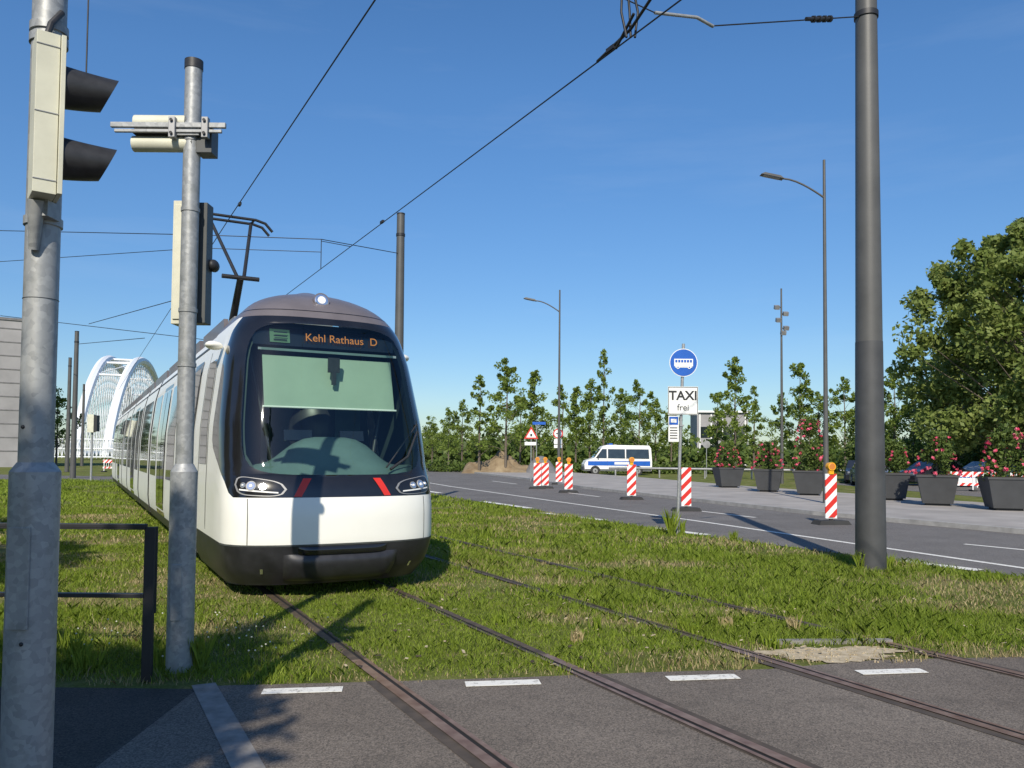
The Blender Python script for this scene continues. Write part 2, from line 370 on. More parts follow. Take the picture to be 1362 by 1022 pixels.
tv=[tree_mesh('young_tree_a',8.5,2.3,2.6,24,80,.13,1,'oval',csz=.33),
    tree_mesh('young_tree_b',9,2.3,2.5,24,75,.13,2,'cone',csz=.31),
    tree_mesh('young_tree_c',8,2.7,2.5,26,75,.13,3,'oval',csz=.31),
    tree_mesh('young_tree_d',9.5,1.5,2.2,26,50,.12,5,'cone',csz=.32),
    tree_mesh('young_tree_e',8.5,2.5,2.6,22,80,.13,8,'oval',csz=.30),
    tree_mesh('young_tree_f',9,1.9,2.7,20,75,.13,12,'cone',csz=.35)]
hs=[8.5,9,8,9.5,8.5,9]
def tree(u,vt,Y,var,w=1):
    X=(u-681)/1069*Y; h=1.65+(605+.01*(u-681)-vt)*Y/1069; s=h/hs[var]
    inst('tree',tv[var],(round(X,2),Y,0),random.uniform(0,6),(s*w,s*w,s))
for a in [(575,560,88,2),(597,545,84,0),(615,538,78,4),(638,500,70,3,1.2),(673,484,70,1),(692,525,80,2),(710,497,75,5),(748,520,86,4),(766,518,80,5),(785,508,88,0),(803,466,85,3,.75),
          (826,522,84,1),(850,514,80,4),(872,532,86,0),(893,545,90,2),(955,525,84,5),(978,483,75,1),(1003,515,84,3),(1040,530,86,4),(1066,487,80,5),(1090,525,86,0),(1124,510,80,4),
          (1150,530,70,2),(1172,520,76,0),(1190,500,64,4,1.1),(1215,520,60,0),(76,524,90,2),(60,545,95,0),(4,518,85,1),(40,560,120,2)]: tree(*a)
big=tree_mesh('big_tree_mesh',14.9,8.4,2.4,185,270,.16,21,'round','leafb',tr=.32,csz=.17)
inst('deciduous_tree',big,(30.8,46,0),.4)
big2=tree_mesh('big_tree_mesh_b',12,6.5,2,90,220,.17,25,'round','leafb',tr=.28,csz=.2)
inst('deciduous_tree',big2,(38,62,0),2)
sh=tree_mesh('street_tree_mesh',9.3,3.2,3.2,64,150,.14,31,'oval',tr=.14,csz=.42)
inst('tree',sh,(-3.95,-4.35,0),.3,(.88,.88,.82)); inst('tree',sh,(-8.2,-4.0,0),1.3,(.9,.9,.84)); inst('tree',sh,(-8.6,5.2,0),2.3,(.62,.62,.68)); inst('tree',sh,(-12.5,9.5,0),1.3,(.7,.7,.7))
b=MB(); q=random.Random(4); cs=[];rs=[]
for i in range(190):
    u=q.uniform(545,1420); Y=q.uniform(105,140); hh=q.uniform(2.6,5.2)
    cs.append(((u-681)/1069*Y,Y,hh*.5)); rs.append((2.6,2,hh*.55))
for i in range(40):
    u=q.uniform(-40,90); Y=q.uniform(230,300); hh=q.uniform(5,9)
    cs.append(((u-681)/1069*Y,Y,hh*.5)); rs.append((7,4,hh*.5))
leafcloud(b,cs,rs,130,.42,'leafd',77,.7); b.obj('distant_trees')
b=MB(); cs=[];rs=[]
for i in range(120):
    t=q.random(); X=20+t*34+q.uniform(-1,1); Y=56+q.uniform(-1,1)-t*4; hh=q.uniform(1.8,4.2)
    cs.append((X,Y,hh*.45)); rs.append((1.1,.9,hh*.5))
leafcloud(b,cs,rs,150,.15,'leafd',78,.6); b.obj('hedge')
b=MB(); cs=[];rs=[]
for i in range(90):
    t=q.random(); X=-9+t*28; Y=76+q.uniform(-2,2); hh=q.uniform(.5,1.6)
    cs.append((X,Y,hh*.4)); rs.append((1,.8,hh*.5))
leafcloud(b,cs,rs,70,.16,'leafd',79,.6); b.obj('shrubs')
# ---------------------------------------------------------------- tram
tm=MB(); CN=2.69
def sm(z,X,Y):
    return sum(np.interp(z+o,X,Y) for o in (-.07,-.035,0,.035,.07))/5
wX=[.0,.15,.3,.6,1.2,2.0,2.8,3.15,3.34,3.52,3.66,3.76,3.83,4.0]; wY=[1.1,1.14,1.22,1.27,1.27,1.25,1.16,1.07,.98,.84,.64,.40,.03,.0]
sX=[.0,.15,.35,.6,1.0,1.3,1.45,3.2,3.35,3.5,3.64,3.75,3.83,4.0]; sY=[9.35,9.28,9.08,8.99,8.99,9.06,9.16,9.72,9.82,9.97,10.2,10.55,11.0,11.15]
DP=.65; EX=.77
def Fr(a,z):
    w=float(sm(z,wX,wY)); w=max(w,.02); s=float(sm(z,sX,sY)); A=abs(a); sg=1 if a>=0 else -1
    if A<=90: qn=math.sin(R(A))**EX if A>0 else 0; ds=DP*(1-max(0,math.cos(R(A)))**EX)
    else: qn=1; ds=DP+(A-90)*.05
    return (s+ds,CN+sg*w*qn,z)
def F(a,z,off=0):
    p=Fr(a,z)
    if off:
        e=1.2; p1=Vector(Fr(a+e,z));p2=Vector(Fr(a-e,z));p3=Vector(Fr(a,z+.03));p4=Vector(Fr(a,z-.03))
        nrm=(p1-p2).cross(p3-p4)
        if nrm.length>1e-9:
            nrm.normalize()
            c=Vector((p[0]-11.5,p[1]-CN,0))
            if nrm.dot(c)<0: nrm=-nrm
            p=(p[0]+nrm.x*off,p[1]+nrm.y*off,p[2]+nrm.z*off)
    return T(*p)
Z0,Z1=1.40,3.22
def gw(z):
    t=(z-Z0)/(Z1-Z0)
    if t<=0 or t>=1: return 2.0
    return 54*max(.04,(1-abs(2*t-1)**9))**(1/3.2)
def bo(z):
    aE=90+(10.42-(float(sm(z,sX,sY))+DP))/.05
    return float(np.interp(z,[1.13,1.2,1.32,1.5,1.75,2.9,3.14,3.31],[62,70,76,90,aE,aE-2,aE-6,74]))
ZC=3.31
zs=sorted(set([.15,.2,.27,.35,.45,.53,.6,.63,.7,.8,.9,1.0,1.1,1.15]+[1.15+i*.025 for i in range(10)]+[Z0,Z0+.004,Z0+.012,Z0+.025,Z0+.045,Z0+.07]+[1.5+.1*i for i in range(17)]+[Z1-.07,Z1-.045,Z1-.025,Z1-.012,Z1-.004,Z1,3.27,ZC,3.34,3.37,3.42,3.47,3.52,3.57,3.62,3.66,3.70,3.73,3.76,3.78,3.80,3.82]))
def lins(a,b,n): return [a+(b-a)*i/n for i in range(n+1)]
def cols(z):
    g_=gw(z) if Z0<z<Z1 else 2.0
    bb=bo(z); ae=90+(12.0-(float(sm(z,sX,sY))+DP))/.05
    h=lins(0,g_,12)+lins(g_,bb,10)[1:]+lins(bb,ae,6)[1:]
    return [-x for x in h[::-1]][:-1]+h
P=[[F(a,z) for a in cols(z)] for z in zs]; nc=len(P[0]); mid=(nc-1)//2
o=len(tm.v); tm.v.extend([p for r_ in P for p in r_])
for i in range(len(zs)-1):
    zm=(zs[i]+zs[i+1])/2
    for j in range(nc-1):
        ci=abs(j+.5-mid)
        seg=0 if ci<12 else (1 if ci<22 else 2)
        if zm<.62: kk='tramdk'
        elif zm<1.15: kk='tramw'
        elif zm<ZC: kk='tramw' if seg==2 else ('glass' if (seg==0 and Z0<zm<Z1) else 'tramb')
        else: kk='tramcap'
        tm.f.append([o+i*nc+j,o+i*nc+j+1,o+(i+1)*nc+j+1,o+(i+1)*nc+j]); tm.m.append(tm.mi(kk)); tm.sm.append(True)
def patch(a0,a1,z0,z1,off,kk,na=8,nz=4,sk=0):
    tm.grid([[F(a+sk*(z-z0)/(z1-z0),z,off) for a in lins(a0,a1,na)] for z in lins(z0,z1,nz)],kk)
tm.grid([[F(a,.15) for a in lins(-90,90,30)],[F(a,.15,-.3) for a in lins(-90,90,30)]],'tramdk')
patch(-100,100,3.40,3.408,.003,'tramb',50,1)
for sg in (-1,1):
    tm.grid([[F(sg*a,z,-.05) for a in lins(gw(z)*.98 if 1.45<z<3.17 else 50,120,10)] for z in lins(1.0,3.24,14)],'inter')
tm.add([T(11.6,CN-1.2,1.0),T(11.6,CN+1.2,1.0),T(11.6,CN+1.0,3.3),T(11.6,CN-1.0,3.3)],[(0,1,2,3)],'inter')
tm.add([T(9.98,CN-.7,3.25),T(9.98,CN+.7,3.25),T(10.5,CN+.95,3.25),T(11.6,CN+.95,3.25),T(11.6,CN-.95,3.25),T(10.5,CN-.95,3.25)],[(0,1,2,3,4,5)],'inter')
tm.add([T(11.58,CN-.45,1.4),T(11.58,CN+.45,1.4),T(11.58,CN+.45,2.7),T(11.58,CN-.45,2.7)],[(0,1,2,3)],'interl')
tm.add([T(11.58,CN+.6,1.7),T(11.58,CN+.98,1.7),T(11.58,CN+.98,2.6),T(11.58,CN+.6,2.6)],[(0,1,2,3)],'interl')
rows=[]
for t in lins(0,1,10):
    row=[]
    for a in lins(-66,66,26):
        p=Fr(a,1.46); hump=.34*math.exp(-((p[1]-CN)/.62)**4)
        row.append(T(p[0]+.06+t*.75,CN+(p[1]-CN)*.96,1.40+(.06+hump)*math.sin(min(1,t*1.6)*math.pi/2)+.05*math.sin(t*3.1)))
    rows.append(row)
tm.grid(rows,'dash')
for dn,w_ in ((-.35,.34),(.32,.3)): tm.box(T(9.85,CN+dn,1.86),(w_,.05,.13),'tramb',rz=ANG,rx=-.3)
tm.sphere(T(10.7,CN+.02,1.95),(.3,.14,.42),'tramdk'); tm.sphere(T(10.72,CN+.02,2.42),(.15,.08,.13),'tramdk')
for sg in (-1,1): tm.tube([T(9.95,CN+sg*.62,1.5),T(10.2,CN+sg*.95,3.2)],.03,'tramdk',6)
def tq(n0,n1,z0,z1,sa,sb,kk): tm.add([T(sa,CN+n0,z0),T(sa,CN+n1,z0),T(sb,CN+n1,z1),T(sb,CN+n0,z1)],[(0,1,2,3)],kk)
tq(-.80,.80,2.2,2.82,9.62,9.80,'blind'); tm.tube([T(9.605,CN-.82,2.19),T(9.605,CN+.82,2.19)],.014,'white',6)
tq(-.86,.86,2.87,2.90,9.74,9.75,'dash'); tq(-.9,.86,2.95,3.18,9.86,9.92,'tramb'); tq(-.70,-.46,2.985,3.15,9.855,9.905,'ledgreen')
for i in range(3): tq(-.66,-.50,3.01+i*.045,3.025+i*.045,9.845,9.85,'tramb')
tm.box(T(9.63,CN+.02,2.72),(.14,.04,.18),'blackpl',rz=ANG)
tm.box(T(9.62,CN+.02,2.56),(.05,.04,.16),'blackpl',rz=ANG)
tm.tube([F(22,1.45,.03),F(36,1.6,.05),F(52,1.92,.03)],[.018,.016,.012],'blackpl',6)
tm.tube([F(20,1.48,.018),F(55,2.02,.018)],.011,'blackpl',5)
for sg in (-1,1):
    def hp(a0,a1,z0,z1,off,kk,pw=.5):
        rows=[]
        for a in lins(a0,a1,16):
            t=(a-a0)/(a1-a0); e=(max(0.0,1-abs(2*t-1)**4))**pw
            zc=(z0+z1)/2+.05*(t-.5); hh=(z1-z0)/2*e*(.8+.25*t)
            rows.append([F(sg*a,zc+hh*v,off) for v in lins(-1,1,6)])
        tm.grid(rows,kk)
    hp(24,62,1.16,1.37,.008,'signback'); hp(25.5,60,1.172,1.36,.013,'tramb')
    for ac,rr in ((47,.056),(38.5,.045),(53.5,.03)):
        c=Vector(F(sg*ac,1.268+.001*ac-.04,.02)); n_=(Vector(F(sg*ac,1.268,.1))-Vector(F(sg*ac,1.268,0))).normalized()
        tm.tube([c-n_*.02,c],[rr*1.15,rr],'signback',18); tm.tube([c,c+n_*.003],[rr*.86,rr*.8],'chrome',18)
        tm.tube([c+n_*.003,c+n_*.012],[rr*.35,rr*.3],'white',12)
    tm.grid([[F(sg*a,1.195+.0012*(a-29),.017) for a in lins(29,57,8)],[F(sg*a,1.21+.0012*(a-29),.017) for a in lins(29,57,8)]],'white')
    tm.grid([[F(sg*(a-(z-1.16)*26),z,.008) for a in (16.5,20.5)] for z in lins(1.16,1.36,5)],'red')
    tm.grid([[F(sg*a,z,.003) for a in (50,50.7)] for z in lins(.62,1.14,5)],'greypl')
c=Vector(F(-1,3.56,.02)); n_=Vector((-DX,-DY,.25)).normalized()
tm.tube([c-n_*.10,c+n_*.02],[.11,.10],'tramcap',20); tm.tube([c+n_*.02,c+n_*.026],[.085,.075],'chrome',20); tm.tube([c+n_*.026,c+n_*.03],[.05,.05],'white',20)
def bumpf(a,z,a0,a1,z0,z1): 
    x=1-abs((a-(a0+a1)/2)/((a1-a0)/2))**6; y=1-abs((z-(z0+z1)/2)/((z1-z0)/2))**4
    return max(0,x)*max(0,y)
tm.grid([[F(a,z,.002+.075*bumpf(a,z,-26,26,.2,.52)) for a in lins(-26,26,30)] for z in lins(.2,.52,14)],'tramdk')
tm.grid([[F(a,z,.004+.03*bumpf(a,z,-18,18,.5,.6)) for a in lins(-18,18,20)] for z in lins(.5,.6,6)],'tramb')
for a in (-40,40): 
    tm.grid([[F(a+da,z,.006) for da in (-1,1)] for z in (.3,.36)],'chrome')
patch(-88,88,.612,.628,.003,'greypl',40,1)
for sg in (-1,1):
    tm.sphere(T(10.55,CN+sg*1.24,2.98),(.10,.16,.055),'tramw')
prof=[(z,float(sm(z,wX,wY))) for z in lins(.25,3.28,22)]
def sect(s,sc=1): 
    L=[T(s,CN-w*sc,z) for z,w in prof]; top=[T(s,CN-.8*sc,3.38),T(s,CN,3.40),T(s,CN+.8*sc,3.38)]
    return L+top+[T(s,CN+w*sc,z) for z,w in prof[::-1]]
mods=[(12.0,14.2),(14.55,20.0),(20.35,23.6),(23.95,29.4),(29.75,33.0),(33.35,38.8),(39.15,43.0)]
def side(s0,s1,z0,z1,off,kk,nz=8):
    for sg in (-1,1):
        tm.grid([[T(s,CN+sg*(float(sm(z,wX,wY))+off),z) for s in (s0,s1)] for z in lins(z0,z1,nz)],kk)
for i,(a,b2) in enumerate(mods):
    tm.grid([sect(a),sect(b2)],'tramw',True)
    for e in (a,b2):
        if e!=12.0: tm.add(sect(e),[tuple(range(len(sect(e))))],'tramdk')
    if i+1<len(mods): tm.grid([sect(b2-.02,.93),sect((b2+mods[i+1][0])/2,.86),sect(mods[i+1][0]+.02,.93)],'tramdk',False)
    side(a+.02,b2-.02,.24,.42,.006,'tramdk',3)
    L=b2-a
    if i%2==1:
        side(a+.25,a+1.55,1.15,2.85,.006,'sideglass'); 
        side(a+1.9,a+3.5,.42,2.95,.006,'tramb'); side(a+1.96,a+2.66,.55,2.85,.012,'sideglass'); side(a+2.74,a+3.44,.55,2.85,.012,'sideglass')
        side(a+3.85,b2-.25,1.15,2.85,.006,'sideglass')
    else:
        side(a+.35,b2-.35,1.15,2.85,.006,'sideglass')
        if i==0: side(a+.2,a+1.1,.42,2.95,.012,'tramb'); side(a+.27,a+1.03,.55,2.85,.016,'sideglass')
    side(a+.01,b2-.01,3.12,3.16,.006,'greypl',2)
    tm.box(T((a+b2)/2,CN,3.52),(1.55,L*.8,.26),'tramroof',rz=ANG,top=.94)
    for sg in (-1,1): tm.box(T((a+b2)/2,CN+sg*.88,3.44),(.06,L*.97,.24),'tramcap',rz=ANG)
for sg in (-1,1):
    for s_ in (10.75,11.55):
        tm.grid([[T(s,CN+sg*(float(sm(z,wX,wY))+.004),z) for s in (s_,s_+.03)] for z in lins(.5,3.0,10)],'greypl')
    tm.grid([[T(s,CN+sg*(float(sm(z,wX,wY))+.006),z) for s in (10.85,11.48)] for z in lins(1.5,2.85,8)],'sideglass')
for s_ in (13.4,22,31.4,41):
    for sg in (-1,1): tm.tube([T(s_,CN+sg*.65,.3),T(s_,CN+sg*.8,.3)],.29,'tramdk',18)
tm.box(T(26,CN,.35),(2.1,32,.34),'tramdk',rz=ANG)
tm.box(T(10.8,CN,.4),(1.7,1.9,.4),'tramdk',rz=ANG)
pz=3.66
tm.box(T(17.3,CN,pz),(.9,1.1,.1),'darkmetal',rz=ANG)
for sg in (-1,1): tm.tube([T(16.95,CN+sg*.35,pz),T(16.95,CN+sg*.35,pz+.25)],.05,'darkmetal',8)
tm.tube([T(17.7,CN,pz+.1),T(16.2,CN,5.05)],[.085,.065],'darkmetal',8); tm.tube([T(17.9,CN,pz+.2),T(16.35,CN,4.9)],.025,'darkmetal',6)
for sg in (-1,1): tm.tube([T(16.2,CN+sg*.06,5.05),T(17.6,CN+sg*.42,6.53)],.036,'darkmetal',6)
tm.tube([T(16.2,CN-.35,5.05),T(16.2,CN+.35,5.05)],.045,'darkmetal',6)
for ds in (0,.35):
    tm.tube([T(17.5+ds,CN-.85,6.38),T(17.5+ds,CN-.7,6.54),T(17.5+ds,CN-.5,6.59),T(17.5+ds,CN+.5,6.59),T(17.5+ds,CN+.7,6.54),T(17.5+ds,CN+.85,6.38)],.03,'darkmetal',6)
for sg in (-1,1): tm.tube([T(17.5,CN+sg*.45,6.56),T(17.85,CN+sg*.45,6.56)],.028,'darkmetal',6)
tram=tm.obj('tram')
text('Kehl Rathaus  D',.14,T(9.845,CN+.18,3.065),(R(90)-.2,0,ANG),'orange',tram,'destination_text')
# ---------------------------------------------------------------- overhead line
ow=MB()
def wire(p,q,r=.008,sag=0,n=8,b=None,kk='black'):
    p=Vector(p);q_=Vector(q); (b or ow).tube([p.lerp(q_,i/n)-Vector((0,0,sag*4*(i/n)*(1-i/n))) for i in range(n+1)],r,kk,5,False)
W1,W2=6.62,6.64
wire(T(-6,2.69,6.42),T(17.6,2.69,W1),.010); wire(T(17.6,2.69,W1),T(95,2.69,W1),.010)
wire(T(-6,5.65,6.6),T(22,5.65,W2),.010); wire(T(22,5.65,W2),T(95,5.65,W2),.010)
PR=(5.3,11.9); 
wire((PR[0],PR[1],8.32),(2.55,10.35,7.28+.02),.010); 
ow.tube([(2.6,10.36,7.3),(2.35,10.2,7.33),(1.75,9.9,7.22)],.022,'galv',8)
ow.tube([(4.6,11.5,8.05),(4.15,11.24,7.9)],.03,'darkmetal',8); 
for i in range(4): ow.tube([(4.6-i*.1,11.5-i*.057,8.05-i*.034),(4.57-i*.1,11.483-i*.057,8.04-i*.034)],.05,'darkmetal',8)
wire((1.75,9.9,7.22),(-4.5,6.5,7.9),.008)
J=T(7.6,5.65,6.6)
for dx in (-.05,.05,.0): ow.tube([(J[0]+dx,J[1],6.62),(J[0]+dx*2,J[1]+.1,6.98),(J[0]+dx-.05,J[1],7.35)],.016,'darkmetal',6)
ow.tube([T(7.1,5.65,6.95),T(7.6,5.65,6.72),T(8.3,5.65,6.63)],.02,'darkmetal',6); ow.tube([T(7.5,5.62,6.85),T(7.9,5.65,6.62)],.02,'darkmetal',6)
for nn_,z in ((2.69,6.54),(5.65,6.62)):
    for s_ in (8.0,16.5): ow.box(T(s_,nn_,z+.04),(.05,.16,.05),'darkmetal',rz=ANG)
PF=(-3.45,24.3)
Lp=(-17.5,25.5)
wire((PF[0],PF[1],7.75),T(21.5,5.65,7.45),.012); wire(T(21.5,5.65,7.45),T(22.5,2.69,7.4),.012); wire(T(22.5,2.69,7.4),(Lp[0],Lp[1],8.7),.012)
wire(T(21.5,5.65,7.45),T(21.5,5.65,W2),.012); wire(T(22.5,2.69,7.4),T(22.5,2.69,W1),.012); wire(T(21.5,5.65,7.4),T(18.8,5.65,W2),.010); wire(T(22.5,2.69,7.4),T(25,2.69,W1),.010)
wire(T(21.5,5.65,7.1),T(22.5,2.69,7.05),.010); wire(T(22.5,2.69,7.05),(Lp[0],Lp[1],7.6),.01)
wire(T(45,5.65,7.6),(Lp[0]-12,46,9.4),.018); wire(T(43,2.69,7.2),(-26.6,49,8.2),.018)
wire(T(28,2.69,6.6),(-17.5,33,6.9),.014)
ow.obj('overhead_wires')
def cat_pole(x,y,h,r0,r1,two=False):
    b=MB(); rj=r0+(r1-r0)*.42
    b.tube([(x,y,0),(x,y,h*.385)],[r0,rj*1.02],'darkpole2' if two else 'darkpole',28); b.tube([(x,y,h*.385),(x,y,h)],[rj,r1],'darkpole',28)
    b.vcyl(x,y,h,h+.04,r1*1.05,'darkmetal',seg=28)
    b.vcyl(x,y,0,.02,r0*1.25,'darkmetal',seg=28)
    b.vcyl(x,y,8.28 if h>8.6 else h-.5,8.36 if h>8.6 else h-.42,r1*1.15,'darkmetal',seg=28); b.obj('catenary_pole')
cat_pole(PR[0],PR[1],8.75,.215,.15,True); cat_pole(PF[0],PF[1],8.95,.16,.12)
for x,y,h in ((-26.7,49,8.95),(-34.8,63,8.95),(-47,88,8.95),(-19.2,24.5,9.0)): cat_pole(x,y,h,.17,.12)
# ---------------------------------------------------------------- foreground signal poles
b=MB(); x,y=-2.04,3.45
b.tube([(x,y,0),(x,y,1.52),(x,y,1.56)],[.098,.098,.098],'galv',32); b.tube([(x,y,1.56),(x,y,1.60)],[.098,.07],'galv',32); b.vcyl(x,y,1.6,4.3,.068,'galv',seg=28)
b.box((x+.0,y-.0995,1.12),(.09,.01,.42),'galv'); b.vcyl(x,y,2.3,2.302,.07,'darkmetal',seg=28)
for z,dx in ((1.3,.03),(1.75,-.02),(.85,.02)): b.sphere((x+dx,y-.098 if z<1.5 else y-.067,z),(.009,.006,.009),'darkmetal',8,5)
for z in (3.42,2.62,3.47): b.vcyl(x,y,z,z+.035,.076,'galv',seg=28)
i0=len(b.v); hx=x+.08; hy=y-.13
b.box((hx-.012,hy,3.04),(.085,.16,.67),'cream'); b.box((hx+.042,hy,3.04),(.018,.19,.665),'cream')
for z in (2.76,3.04,3.32): b.box((hx-.012,hy-.0815,z),(.088,.003,.005),'signback')
for z in (3.19,2.885):
    rows=[]
    for t in lins(0,1,10):
        row=[]
        for j in range(29):
            an=2*math.pi*j/28; L=.182+.032*math.cos(an)
            rr=.088*(1-.04*t); row.append((hx+.052+L*t,hy+rr*math.sin(an),z+rr*math.cos(an)*(1-.14*t)+.010*t*t))
        rows.append(row)
    b.grid(rows,'blackpl'); b.tube([(hx+.055,hy,z),(hx+.061,hy,z)],.083,'black',20)
b.rot_from(i0,hx,hy,R(37))
b.box((hx-.03,hy+.06,2.67),(.07,.09,.07),'galv'); b.tube([(x+.01,y-.08,2.5),(x+.04,y-.12,2.70)],[.02,.035],'galv',10)
b.tube([(x+.05,y-.11,3.38),(x+.06,y-.09,3.47),(x+.07,y-.03,3.55)],.014,'blackpl',8)
b.tube([(x+.14,y+.05,3.3),(x+.14,y+.05,4.2)],.004,'blackpl',5)
b.obj('traffic_signal',bevel=.006)
b=MB(); x,y=-2.497,6.14
b.vcyl(x,y,0,1.50,.098,'galv',seg=32); b.tube([(x,y,1.5),(x,y,1.56)],[.098,.066],'galv',32); b.vcyl(x,y,1.56,4.62,.064,'galv',seg=28); b.vcyl(x,y,4.62,4.69,.069,'blackpl',seg=28)
b.box((x,y-.1,.6),(.085,.01,.42),'galv')
b.box((x-.10,y+.15,3.13),(.13,.15,.97),'cream'); b.box((x+.035,y+.15,3.13),(.125,.13,.95),'greypl'); b.box((x-.10,y+.069,3.13),(.10,.012,.9),'cream')
for z in (3.13,): b.sphere((x+.115,y+.2,z),(.04,.07,.05),'blackpl',12,8)
for z in (3.5,2.72,4.05,4.16,2.3): b.vcyl(x,y,z,z+.03,.07,'galv',seg=28)
b.box((x-.15,y-.085,4.145),(.88,.03,.04),'galv'); b.box((x-.15,y-.085,4.10),(.82,.025,.025),'galv'); 
b.box((x+.14,y-.10,4.12),(.05,.05,.16),'signback'); b.box((x-.11,y-.10,4.12),(.05,.05,.16),'signback'); b.box((x+.0,y-.075,4.12),(.17,.02,.10),'galv')
for dx in (-.11,.14): 
    for dz in (-.05,.05): b.tube([(x+dx,y-.13,4.12+dz),(x+dx,y-.14,4.12+dz)],.012,'darkmetal',8)
for zc,l,x0 in ((4.195,.40,-.24),(4.03,.46,-.22)):
    b.tube([(x+x0-l/2,y+.0,zc),(x+x0+l/2,y+.0,zc)],[.06,.06],'cream',20); b.tube([(x+x0+l/2,y,zc),(x+x0+l/2+.012,y,zc)],.063,'greypl',20)
b.box((x+.11,y+.02,4.05),(.12,.14,.2),'greypl'); b.box((x-.26,y+.0,4.11),(.36,.12,.03),'darkmetal')
b.obj('traffic_signal',bevel=.005)
# railing
b=MB()
for px in (-2.59,-4.5,-6.4): b.box((px,5.80,.56),(.075,.03,1.10),'darkmetal')
for zz,hh in ((1.115,.03),(1.10,.02),(.62,.03)): b.box((-4.5,5.80,zz),(3.76,.05,hh),'darkmetal')
b.box((-2.56,5.83,.80),(.02,.02,.62),'darkmetal'); b.obj('railing',bevel=.004)
# ---------------------------------------------------------------- bus lane sign
b=MB(); x,y=3.55,17.1
b.tube([(x-.03,y,0),(x+.1,y,4.05)],.033,'galv',12)
cx,cz=x+.09,3.64
def disc(b,cx,y,cz,r,k,th=.006,seg=36): b.tube([(cx,y+th/2,cz),(cx,y-th/2,cz)],r,k,seg)
disc(b,cx,y-.05,cz,.30,'white',.01); disc(b,cx,y-.058,cz,.285,'blue',.004)
b.box((cx,y-.063,cz),(.40,.004,.16),'white'); b.box((cx,y-.063,cz-.09),(.36,.004,.03),'white')
for i in range(6): b.box((cx-.155+.062*i,y-.067,cz+.03),(.045,.003,.055),'blue')
for dx in (-.12,.12): disc(b,cx+dx,y-.067,cz-.10,.035,'white',.004,14); disc(b,cx+dx,y-.071,cz-.10,.016,'blue',.003,12)
b.box((cx-.01,y-.05,2.83),(.64,.012,.60),'white')
for dx,dz,w_,h_ in ((0,.285,.62,.012),(0,-.285,.62,.012),(-.305,0,.012,.57),(.305,0,.012,.57)): b.box((cx-.01+dx,y-.058,2.83+dz),(w_,.003,h_),'black')
b.box((cx-.21,y-.05,2.23),(.22,.012,.55),'white'); b.box((cx-.21,y-.058,2.40),(.19,.004,.17),'blue'); b.box((cx-.21,y-.062,2.40),(.12,.003,.08),'white')
for i in range(5): b.box((cx-.21,y-.058,2.25-i*.055),(.16,.003,.02),'black')
for z in (3.45,3.8,2.65,3.0,2.3): b.box((cx-.03,y-.02,z),(.09,.05,.03),'galv')
so=b.obj('bus_lane_sign')
text('TAXI',.27,(cx-.01,y-.060,2.93),(R(90),0,0),'black',so,'taxi_text',.003).data.offset=.006; text('frei',.19,(cx-.01,y-.060,2.68),(R(90),0,0),'black',so,'frei_text',.003)
def weed(name,x,y,h,n,seed,k='grass'):
    b=MB(); q=random.Random(seed)
    for i in range(n):
        a=q.uniform(0,6.28); l=h*q.uniform(.5,1); sp=q.uniform(.1,.45)*l
        bx,by=x+q.uniform(-.06,.06),y+q.uniform(-.06,.06); w=.006
        p=[(bx,by,0),(bx+math.cos(a)*sp*.4,by+math.sin(a)*sp*.4,l*.6),(bx+math.cos(a)*sp,by+math.sin(a)*sp,l)]
        ca,sa=-math.sin(a)*w,math.cos(a)*w
        b.add([(p[0][0]-ca,p[0][1]-sa,0),(p[0][0]+ca,p[0][1]+sa,0),(p[1][0]+ca,p[1][1]+sa,p[1][2]),p[2],(p[1][0]-ca,p[1][1]-sa,p[1][2])],[(0,1,2,3,4)],k)
    leafcloud(b,[(x,y,h*.45)],[(h*.22,h*.22,h*.4)],n,.016,k,seed); b.obj(name)
weed('weed',3.35,16.9,.6,70,1); weed('weed',3.6,17.0,.35,40,2); weed('weed',5.1,11.8,.35,40,3); weed('weed',5.5,11.85,.3,40,4); weed('weed',4.3,15.6,.25,50,5); weed('weed',-2.4,6.2,.3,50,6)
for i in range(26):
    wx=random.uniform(-2.2,4.5); wy=6.05+.15*wx+random.uniform(.15,2.6)+(.4 if wx>1.8 else 0); nn=wx*NX+wy*NY
    if min(abs(nn-r) for r in RAILS)>.16: weed('weed',wx,wy,random.uniform(.09,.17),26,100+i,'grass' if i%6 else 'straw')
for i in range(6): weed('weed',-2.6-.25*i+random.uniform(-.1,.1),6.15+random.uniform(-.1,.5),.26,26,10+i)
b=MB(); q=random.Random(9)
for i in range(60):
    fx=q.uniform(-3.7,-1.7); fy=q.uniform(6.1,7.6); fz=q.uniform(.10,.22)
    b.tube([(fx,fy,0),(fx,fy,fz)],.002,'grass',4,False); b.sphere((fx,fy,fz),(.008,.008,.007),'cream',6,4)
b.obj('wild_flowers')
b=MB()
for i in range(140):
    fx=q.uniform(-2,5); fy=6.2+.15*fx+abs(q.gauss(0,1.6)); 
    if fy>5.9: b.box((fx,fy,.03),(q.uniform(.02,.05),q.uniform(.015,.03),.003),'dirt' if i%3 else 'soil',rz=q.uniform(0,3),rx=q.uniform(-.4,.4),ry=q.uniform(-.4,.4))
b.obj('fallen_leaves')
